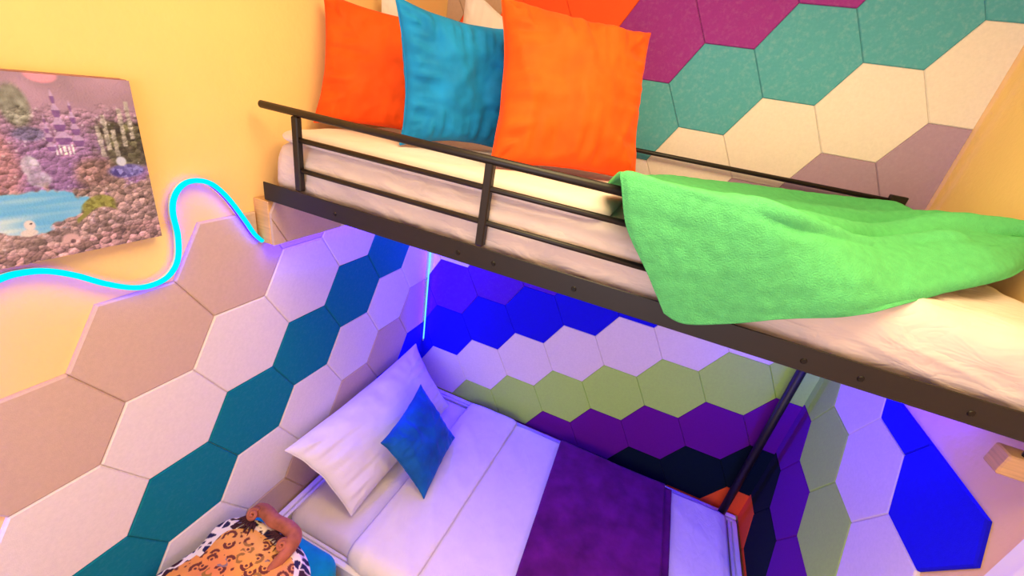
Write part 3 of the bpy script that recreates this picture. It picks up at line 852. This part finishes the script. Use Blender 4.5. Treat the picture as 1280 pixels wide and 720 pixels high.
for k in range(len(path) - 1):
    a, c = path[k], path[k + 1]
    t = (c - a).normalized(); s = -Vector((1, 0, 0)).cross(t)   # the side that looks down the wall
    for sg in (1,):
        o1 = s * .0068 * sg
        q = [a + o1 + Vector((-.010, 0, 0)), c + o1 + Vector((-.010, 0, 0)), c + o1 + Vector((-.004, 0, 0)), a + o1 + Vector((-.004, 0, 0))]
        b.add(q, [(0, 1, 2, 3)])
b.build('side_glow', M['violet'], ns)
cs = thing('led_strip', (.02, -.02, .68), 'thin vertical blue-white LED strip in the corner of the left and back felt walls', 'led light')
b = MB(); b.tube([(.009, -.009, .675), (.009, -.009, 1.60)], .0035, 8); b.build('glowing_tube', M['corner'], cs, smooth=True)
b = MB(); b.box(.0003, -.0055, .655, .0055, -.0003, 1.60); b.build('channel', M['channel'], cs)

def area_light(name, loc, target, sx, sy, power, col, spread=PI):
    l = bpy.data.lights.new(name, 'AREA'); l.shape = 'RECTANGLE'; l.size = sx; l.size_y = sy; l.energy = power; l.color = col; l.spread = spread
    o = bpy.data.objects.new(name, l); o.location = loc
    d = (Vector(target) - Vector(loc)).normalized()
    o.rotation_euler = d.to_track_quat('-Z', 'Y').to_euler()
    link(o)
    return o
BLUE = (.018, .0, 1.0)
# LED tape under the left ledger, in the corner, under the back rail and under the right block
def tape(name, p0, p1, facing, w, power):
    p0, p1 = Vector(p0), Vector(p1)
    l = bpy.data.lights.new(name, 'AREA'); l.shape = 'RECTANGLE'; l.size = (p1 - p0).length; l.size_y = w; l.energy = power; l.color = BLUE
    o = bpy.data.objects.new(name, l)
    x = (p1 - p0).normalized(); z = -Vector(facing).normalized(); z = (z - x * z.dot(x)).normalized(); y = z.cross(x)
    m = Matrix((x, y, z)).transposed().to_4x4(); m.translation = (p0 + p1) / 2
    o.matrix_world = m
    link(o)
tape('led_tape_ledger', (.030, -1.03, 1.604), (.030, -.03, 1.604), (.12, 0, -1), .008, 3.2)
tape('led_tape_corner', (.013, -.013, .70), (.013, -.013, 1.60), (1, -1, 0), .008, 15.0)
tape('led_tape_back', (.04, -.030, 1.70), (1.30, -.030, 1.70), (0, .2, -1), .010, 5.5)
tape('led_tape_right', (1.990, -.70, 1.70), (1.990, -.06, 1.70), (.1, -.15, -1), .010, 9.0)

# ------------------------------------------------------------------ painting
PY0, PY1, PZ0, PZ1 = -1.80, -1.336, 1.700, 2.062
def art(y, z):
    """fantasy lagoon landscape, as paint"""
    u = (y - PY0) / (PY1 - PY0); v = (z - PZ0) / (PZ1 - PZ0)
    n = fbm((u * 5, v * 5, 1.)); n2 = fbm((u * 16, v * 16, 4.)); n3 = noise.noise(Vector((u * 42, v * 40, 7.)))
    V = Vector
    def mix(a, b_, k): return a.lerp(b_, max(0., min(1., k)))
    def spot(cx, cy, rx, ry, f=.35): return sm((1 - math.hypot((u - cx) / rx, (v - cy) / ry)) / f)
    c = V((160, 122, 138)) + V((20, 14, 20)) * n
    c = mix(c, V((140, 98, 150)), sm((.90 - v) / .35) * .75)                      # mauve middle distance
    c = mix(c, V((168, 116, 122)), spot(.40, .55, .18, .3))
    # beads: every little house, bush and stone is a rounded blob with a light upper rim
    def beads(sc, seed):
        d, p = noise.voronoi(V((u * sc, v * sc * .85, seed)))
        l = V((u * sc, v * sc * .85, seed)) - p[0]
        return (-.35 * l.x + .9 * l.y) * 1.5, d[0], d[1] - d[0], noise.cell(p[0] * 3.3)
    eb, r1, e1, h1 = beads(33, 3.)
    eb2, r2, e2, h2 = beads(66, 8.)
    busy = sm((.86 + .05 * n2 - v) / .06)
    # grey green castle at the left
    c = mix(c, V((128, 124, 108)) + V((40, 40, 36)) * n3, spot(.585, .84, .055, .13) * .9)
    c = mix(c, V((82, 84, 116)), spot(.60, .70, .06, .045) * .6)
    # dark olive wood at the right
    k = sm((u - .80 - .04 * n2) / .06) * sm((.80 + .05 * n2 - v) / .06) * sm((v - .46) / .06)
    c = mix(c, V((84, 76, 62)) + V((30, 30, 18)) * h1, k)
    for cx, t0, t1 in ((.835, .56, .74), (.862, .60, .80), (.89, .56, .72), (.93, .62, .84), (.965, .66, .88)):
        if t0 < v < t1: c = mix(c, V((176, 160, 150)), sm((.012 + .004 * n3 - abs(u - cx)) / .006) * .85)
    # brown huts
    c = mix(c, V((140, 104, 100)) + V((36, 26, 26)) * h1, spot(.79, .46, .11, .14, .5))
    c = mix(c, V((170, 120, 160)), spot(.70, .62, .05, .06))
    for q in range(5):
        if abs(u - (.672 + q * .014)) < .0035 and .585 < v < .64: c = V((226, 208, 226))
    # shore stones low down
    k = sm((.43 - .10 * n2 - v) / .06)
    c = mix(c, V((158, 124, 116)) + V((34, 26, 26)) * h1, k)
    # rounding of all these blobs
    kk = .75 + .25 * n
    c = c * (1 + busy * kk * (.34 * max(-.7, min(.8, eb)) + .26 * max(-.7, min(.8, eb2)) - .20 * (1 - sm(e1 / .14)) - .10 * (1 - sm(e2 / .14))))
    c = c + V((26, 22, 24)) * n3 * busy
    if r1 < .18 and h1 > .0: c = mix(c, V((226, 206, 210)), .45 * busy)
    # purple pagoda spires
    for cx, top, w, hh in ((.705, .93, .030, .30), (.755, .88, .024, .26), (.66, .80, .02, .2)):
        t = (top - v) / hh
        if 0 < t < 1:
            ww = w * (.25 + .9 * t) * (.55 + .45 * abs(math.sin(t * 13)))
            k = sm((ww - abs(u - cx)) / .008)
            c = mix(c, V((186, 150, 186)) if math.sin(t * 26) > .1 else V((112, 70, 128)), k * .8)
    # blue flowers
    c = mix(c, V((104, 92, 152)) + V((40, 40, 40)) * h2, spot(.91, .47, .09, .05))
    c = mix(c, V((196, 186, 196)), spot(.895, .53, .025, .035))
    # waterfall and lagoon
    k = spot(.575, .53, .035, .07) + spot(.59, .46, .045, .05)
    c = mix(c, V((206, 204, 204)) + V((50, 44, 44)) * noise.noise(V((u * 50, v * 12, 3.))), min(.85, k) * (.6 + .5 * n2))
    ce = .285 + .02 * n; lag = 1 - math.hypot((u - .52) / (.21 if u > .52 else .30), (v - ce) / .115)
    kl = sm((lag + .22 * n2 + .10 * noise.noise(V((u * 9, v * 20, 2.)))) / .12)
    wat = mix(V((100, 164, 198)), V((204, 206, 196)), .10 + .8 * sm((.56 - u) / .14) * sm((.29 - v) / .05) + .45 * noise.noise(V((u * 5, v * 44, 2.))))
    c = mix(c, wat, kl)
    # mossy creature with a ridged back
    k = sm((.045 - abs(v - .30 + 3.2 * (u - .775) ** 2 * 3)) / .015) * sm((.075 - abs(u - .765)) / .02)
    c = mix(c, V((132, 124, 58)) + V((26, 26, 16)) * h2, k); kd = k
    c = mix(c, V((132, 124, 58)), sm((.018 - abs((v - .215) - (u - .69) * 1.0)) / .01) * sm((.035 - abs(u - .70)) / .01))
    # pale bird on the sand bar
    c = mix(c, V((222, 196, 180)), spot(.512, .215, .022, .034)); c = mix(c, V((214, 190, 174)), spot(.503, .172, .034, .026))
    c = mix(c, V((60, 44, 50)), spot(.517, .222, .005, .006))
    # front stones
    sh = .09 + .05 * sm((u - .70) / .1) + .02 * noise.noise(V((u * 8, 6., 1.)))
    k = sm((sh - v) / .03)
    c = mix(c, V((164, 122, 116)) + V((40, 28, 30)) * h1, k)
    c = mix(c, V((206, 156, 146)), spot(.63, .09, .04, .05)); c = mix(c, V((110, 80, 84)), spot(.635, .08, .012, .016))
    # pink sun
    c = mix(c, V((238, 140, 156)), spot(.69, 1.0, .06, .05))
    if k > 0: c = c * (1 + k * (.30 * max(-.7, min(.8, eb)) - .25 * (1 - sm(e1 / .16)) + .2 * max(-.7, min(.8, eb2))))
    c = V((c.x * .92, c.y * 1.03, c.z * 1.14))
    return [max(0., min(255., q * 1.06)) for q in c]
pc = thing('canvas_painting', (.0, (PY0 + PY1) / 2, PZ0), 'unframed canvas painting of a mauve fantasy landscape with a blue lagoon on the yellow wall', 'painting')
b = MB(); b.box(WX + .0005, PY0, PZ0, .022, PY1, PZ1, .004); b.build('canvas_edge', M['canvas_edge'], pc)
NY_, NZ_ = 300, 240
mb = MB(); mb.grid([[(.0227, PY0 + .001 + (PY1 - PY0 - .002) * i / NY_, PZ0 + .001 + (PZ1 - PZ0 - .002) * j / NZ_) for i in range(NY_ + 1)] for j in range(NZ_ + 1)])
po = mb.build('painted_face', M['paintart'], pc)
at = po.data.color_attributes.new('paint', 'FLOAT_COLOR', 'POINT')
vals = []
for j in range(NZ_ + 1):
    for i in range(NY_ + 1):
        c = art(PY0 + (PY1 - PY0) * i / NY_, PZ0 + (PZ1 - PZ0) * j / NZ_)
        vals += [*s2l(c), 1.0]
at.data.foreach_set('color', vals)

# ------------------------------------------------------------------ teal pouf with the mosaic bowl
pf_ = thing('pouf', (.24, -1.43, 0), 'square teal plush pouf between the white bed and the left wall', 'pouf')
rounded_slab(.018, -1.655, .0, .455, -1.20, .07, .02, nx=20, ny=20, nz=4, amp=0, plan_r=.06).build('base', M['plush'], pf_, smooth=True)
rounded_slab(.016, -1.66, .071, .460, -1.195, .500, .06, nx=40, ny=40, nz=30, amp=.004, seed=3, plan_r=.07).build('cushion', M['plush'], pf_, smooth=True)
BC = Vector((.25, -1.47, .506))
lp = thing('animal_print_cushion', BC, 'domed leopard print plush cushion with white edges and rust curled trim on the teal pouf', 'cushion')
OUT = [(.030, -1.60), (.022, -1.564), (.042, -1.495), (.046, -1.442), (.030, -1.385), (.028, -1.347), (.050, -1.312), (.107, -1.282), (.20, -1.268), (.295, -1.272), (.374, -1.291), (.44, -1.333), (.475, -1.40), (.475, -1.49), (.43, -1.58), (.33, -1.64), (.20, -1.66), (.08, -1.645)]
ol = spline(OUT + [OUT[0]], 260)[:-1]
ol = [Vector((x - BC.x, y - BC.y, 0)) for x, y, z in [(p.x, p.y, 0) for p in [Vector((q[0], q[1], 0)) for q in ol]]]
def furcol(x, y, s):
    w = s + .10 * noise.noise(Vector((x * 11, y * 11, 4.))) + (.05 if y > 0 and x < .03 else -.04)
    if w > .74:
        d, p = noise.voronoi(Vector((x * 30, y * 30, 5.)))
        h = noise.cell(p[0] * 4.3)
        if d[1] - d[0] > .13 and (h > -.35 or s > .86): return (30, 24, 66) if noise.cell(p[0] * 2.9) > -.2 else (58, 22, 30)
        return (250, 234, 204)
    t = sm(.5 + .8 * noise.noise(Vector((x * 7, y * 7, 2.))))
    base = Vector((248, 168, 62)).lerp(Vector((232, 136, 70)), t)
    base = base.lerp(Vector((236, 190, 110)), sm((y - .02) / .12) * .5)
    X_, Y_ = x * 20, y * 23
    d, p = noise.voronoi(Vector((X_, Y_, 9.)))
    dx, dy = X_ - p[0].x, Y_ - p[0].y
    rr = math.hypot(dx, dy); h = noise.cell(p[0] * 5.1); an = math.atan2(dy, dx)
    ink = Vector((104, 44, 26)) if h > .25 or w > .52 else (Vector((160, 112, 40)) if h > -.35 else Vector((140, 118, 112)))
    if .19 < rr < .40 and math.sin(an + h * 9) > -.5: return tuple(base.lerp(ink, .95))
    d2, p2 = noise.voronoi(Vector((x * 58, y * 58, 3.)))
    if d2[0] < .20 and rr > .46 and noise.cell(p2[0] * 2.3) > -.35: return (108, 46, 30)
    if rr < .10 and h > 0: return (110, 52, 34)
    return tuple(base)
def plush():
    NR, NA = 120, len(ol)
    vs, cl, fs = [], [], []
    for j in range(NR + 1):
        s = j / NR
        for i in range(NA):
            p = ol[i] * s
            z = .098 + .030 * (1 - s ** 2) - .03 * sm((s - .9) / .1) + .004 * noise.noise(Vector((p.x * 20, p.y * 20, 1.)))
            vs.append(BC + p + Vector((0, 0, z))); cl.append(furcol(p.x, p.y, s))
    for j in range(1, 9):                                   # rounded side down to the pouf
        a = PI * j / 16
        for i in range(NA):
            p = ol[i] * (1 - .12 * (1 - math.cos(a)) + .02 * math.sin(2 * a))
            vs.append(BC + p + Vector((0, 0, .068 * math.cos(a)))); cl.append(furcol(ol[i].x, ol[i].y, 1.0) if j < 4 else (240, 224, 200))
    R_ = NR + 9
    for j in range(R_ - 1):
        for i in range(NA):
            k = (i + 1) % NA
            fs.append((j * NA + i, (j + 1) * NA + i, (j + 1) * NA + k, j * NA + k))
    fs.append(tuple((R_ - 1) * NA + i for i in range(NA)))
    mb = MB(); mb.add(vs, fs)
    o = mb.build('plush_body', M['mosaic'], lp, smooth=True)
    at = o.data.color_attributes.new('paint', 'FLOAT_COLOR', 'POINT')
    at.data.foreach_set('color', [q for c in cl for q in (*s2l(c), 1.)])
plush()
W_ = lambda x, y, z: Vector((x, y, z))
tr = spline([W_(.120, -1.305, .615), W_(.128, -1.275, .630), W_(.16, -1.268, .640), W_(.22, -1.278, .640), W_(.28, -1.275, .642), W_(.318, -1.285, .640), W_(.338, -1.325, .634), W_(.338, -1.375, .626), W_(.328, -1.41, .620)], 80)
rad = [.75 * q for q in [.020 + .012 * sm(i / 14) - .010 * sm((i - 46) / 14) + .012 * math.exp(-((i - 56) / 7) ** 2) - .010 * sm((i - 66) / 14) for i in range(81)]]
b = MB(); b.tube(tr, rad, 18)
for k in range(len(b.v)):
    p = Vector(b.v[k]); b.v[k] = tuple(p + Vector((0, 0, 1)) * .005 * noise.noise(p * 38))
ha = b.build('trim', M['clay'], lp, smooth=True)
for cpt, r0 in ((W_(.140, -1.300, .645), .022), (W_(.318, -1.330, .645), .020)):
    pts = []
    for k in range(50):
        a = k / 49 * 3.4 * PI + 1.0; r = r0 * (1 - k / 58)
        pts.append(cpt + W_(.9, .1, .0) * math.cos(a) * r + W_(-.1, .75, .5) * math.sin(a) * r + W_(0, -.2, .45) * k / 49 * .02)
    b = MB(); b.tube(pts, [.0085 - .003 * k / 49 for k in range(50)], 10); b.build('curl', M['clay'], ha, smooth=True)
for bx, by, da in ((.118, -1.325, 0), (.255, -1.315, .4)):
    for q in range(7):
        a = -PI / 2 - .9 + q * .28 - da
        p0 = W_(bx + q * .007, by + .012, .632); d = W_(math.cos(a), math.sin(a), -.15)
        b = MB(); b.tube([p0, p0 + d * .014, p0 + d * (.034 + .008 * (q % 3))], [.007, .005, .0008], 8)
        tf = b.build('tuft', M['tuft'], lp, smooth=True)

# ------------------------------------------------------------------ light
WARM = (1.0, .76, .36)
area_light('ceiling_lamp', (1.12, -1.25, 2.935), (1.05, -1.1, 0), 1.0, 1.0, 32, WARM)
area_light('front_fill', (1.1, -3.3, 1.75), (1.0, -.6, 1.1), 1.6, 1.1, 19, (1.0, .84, .90))  # added unseen pinkish fill behind the camera for faces turned to it, no window
w = bpy.data.worlds.new('world'); SC.world = w; w.use_nodes = True
w.node_tree.nodes['Background'].inputs[0].default_value = (1.0, .90, .95, 1)
w.node_tree.nodes['Background'].inputs[1].default_value = .6
SC.view_settings.view_transform = 'Standard'
SC.view_settings.look = 'None'
SC.view_settings.gamma = 1.0
SC.view_settings.exposure = 0.29
SC.view_settings.use_curve_mapping = False
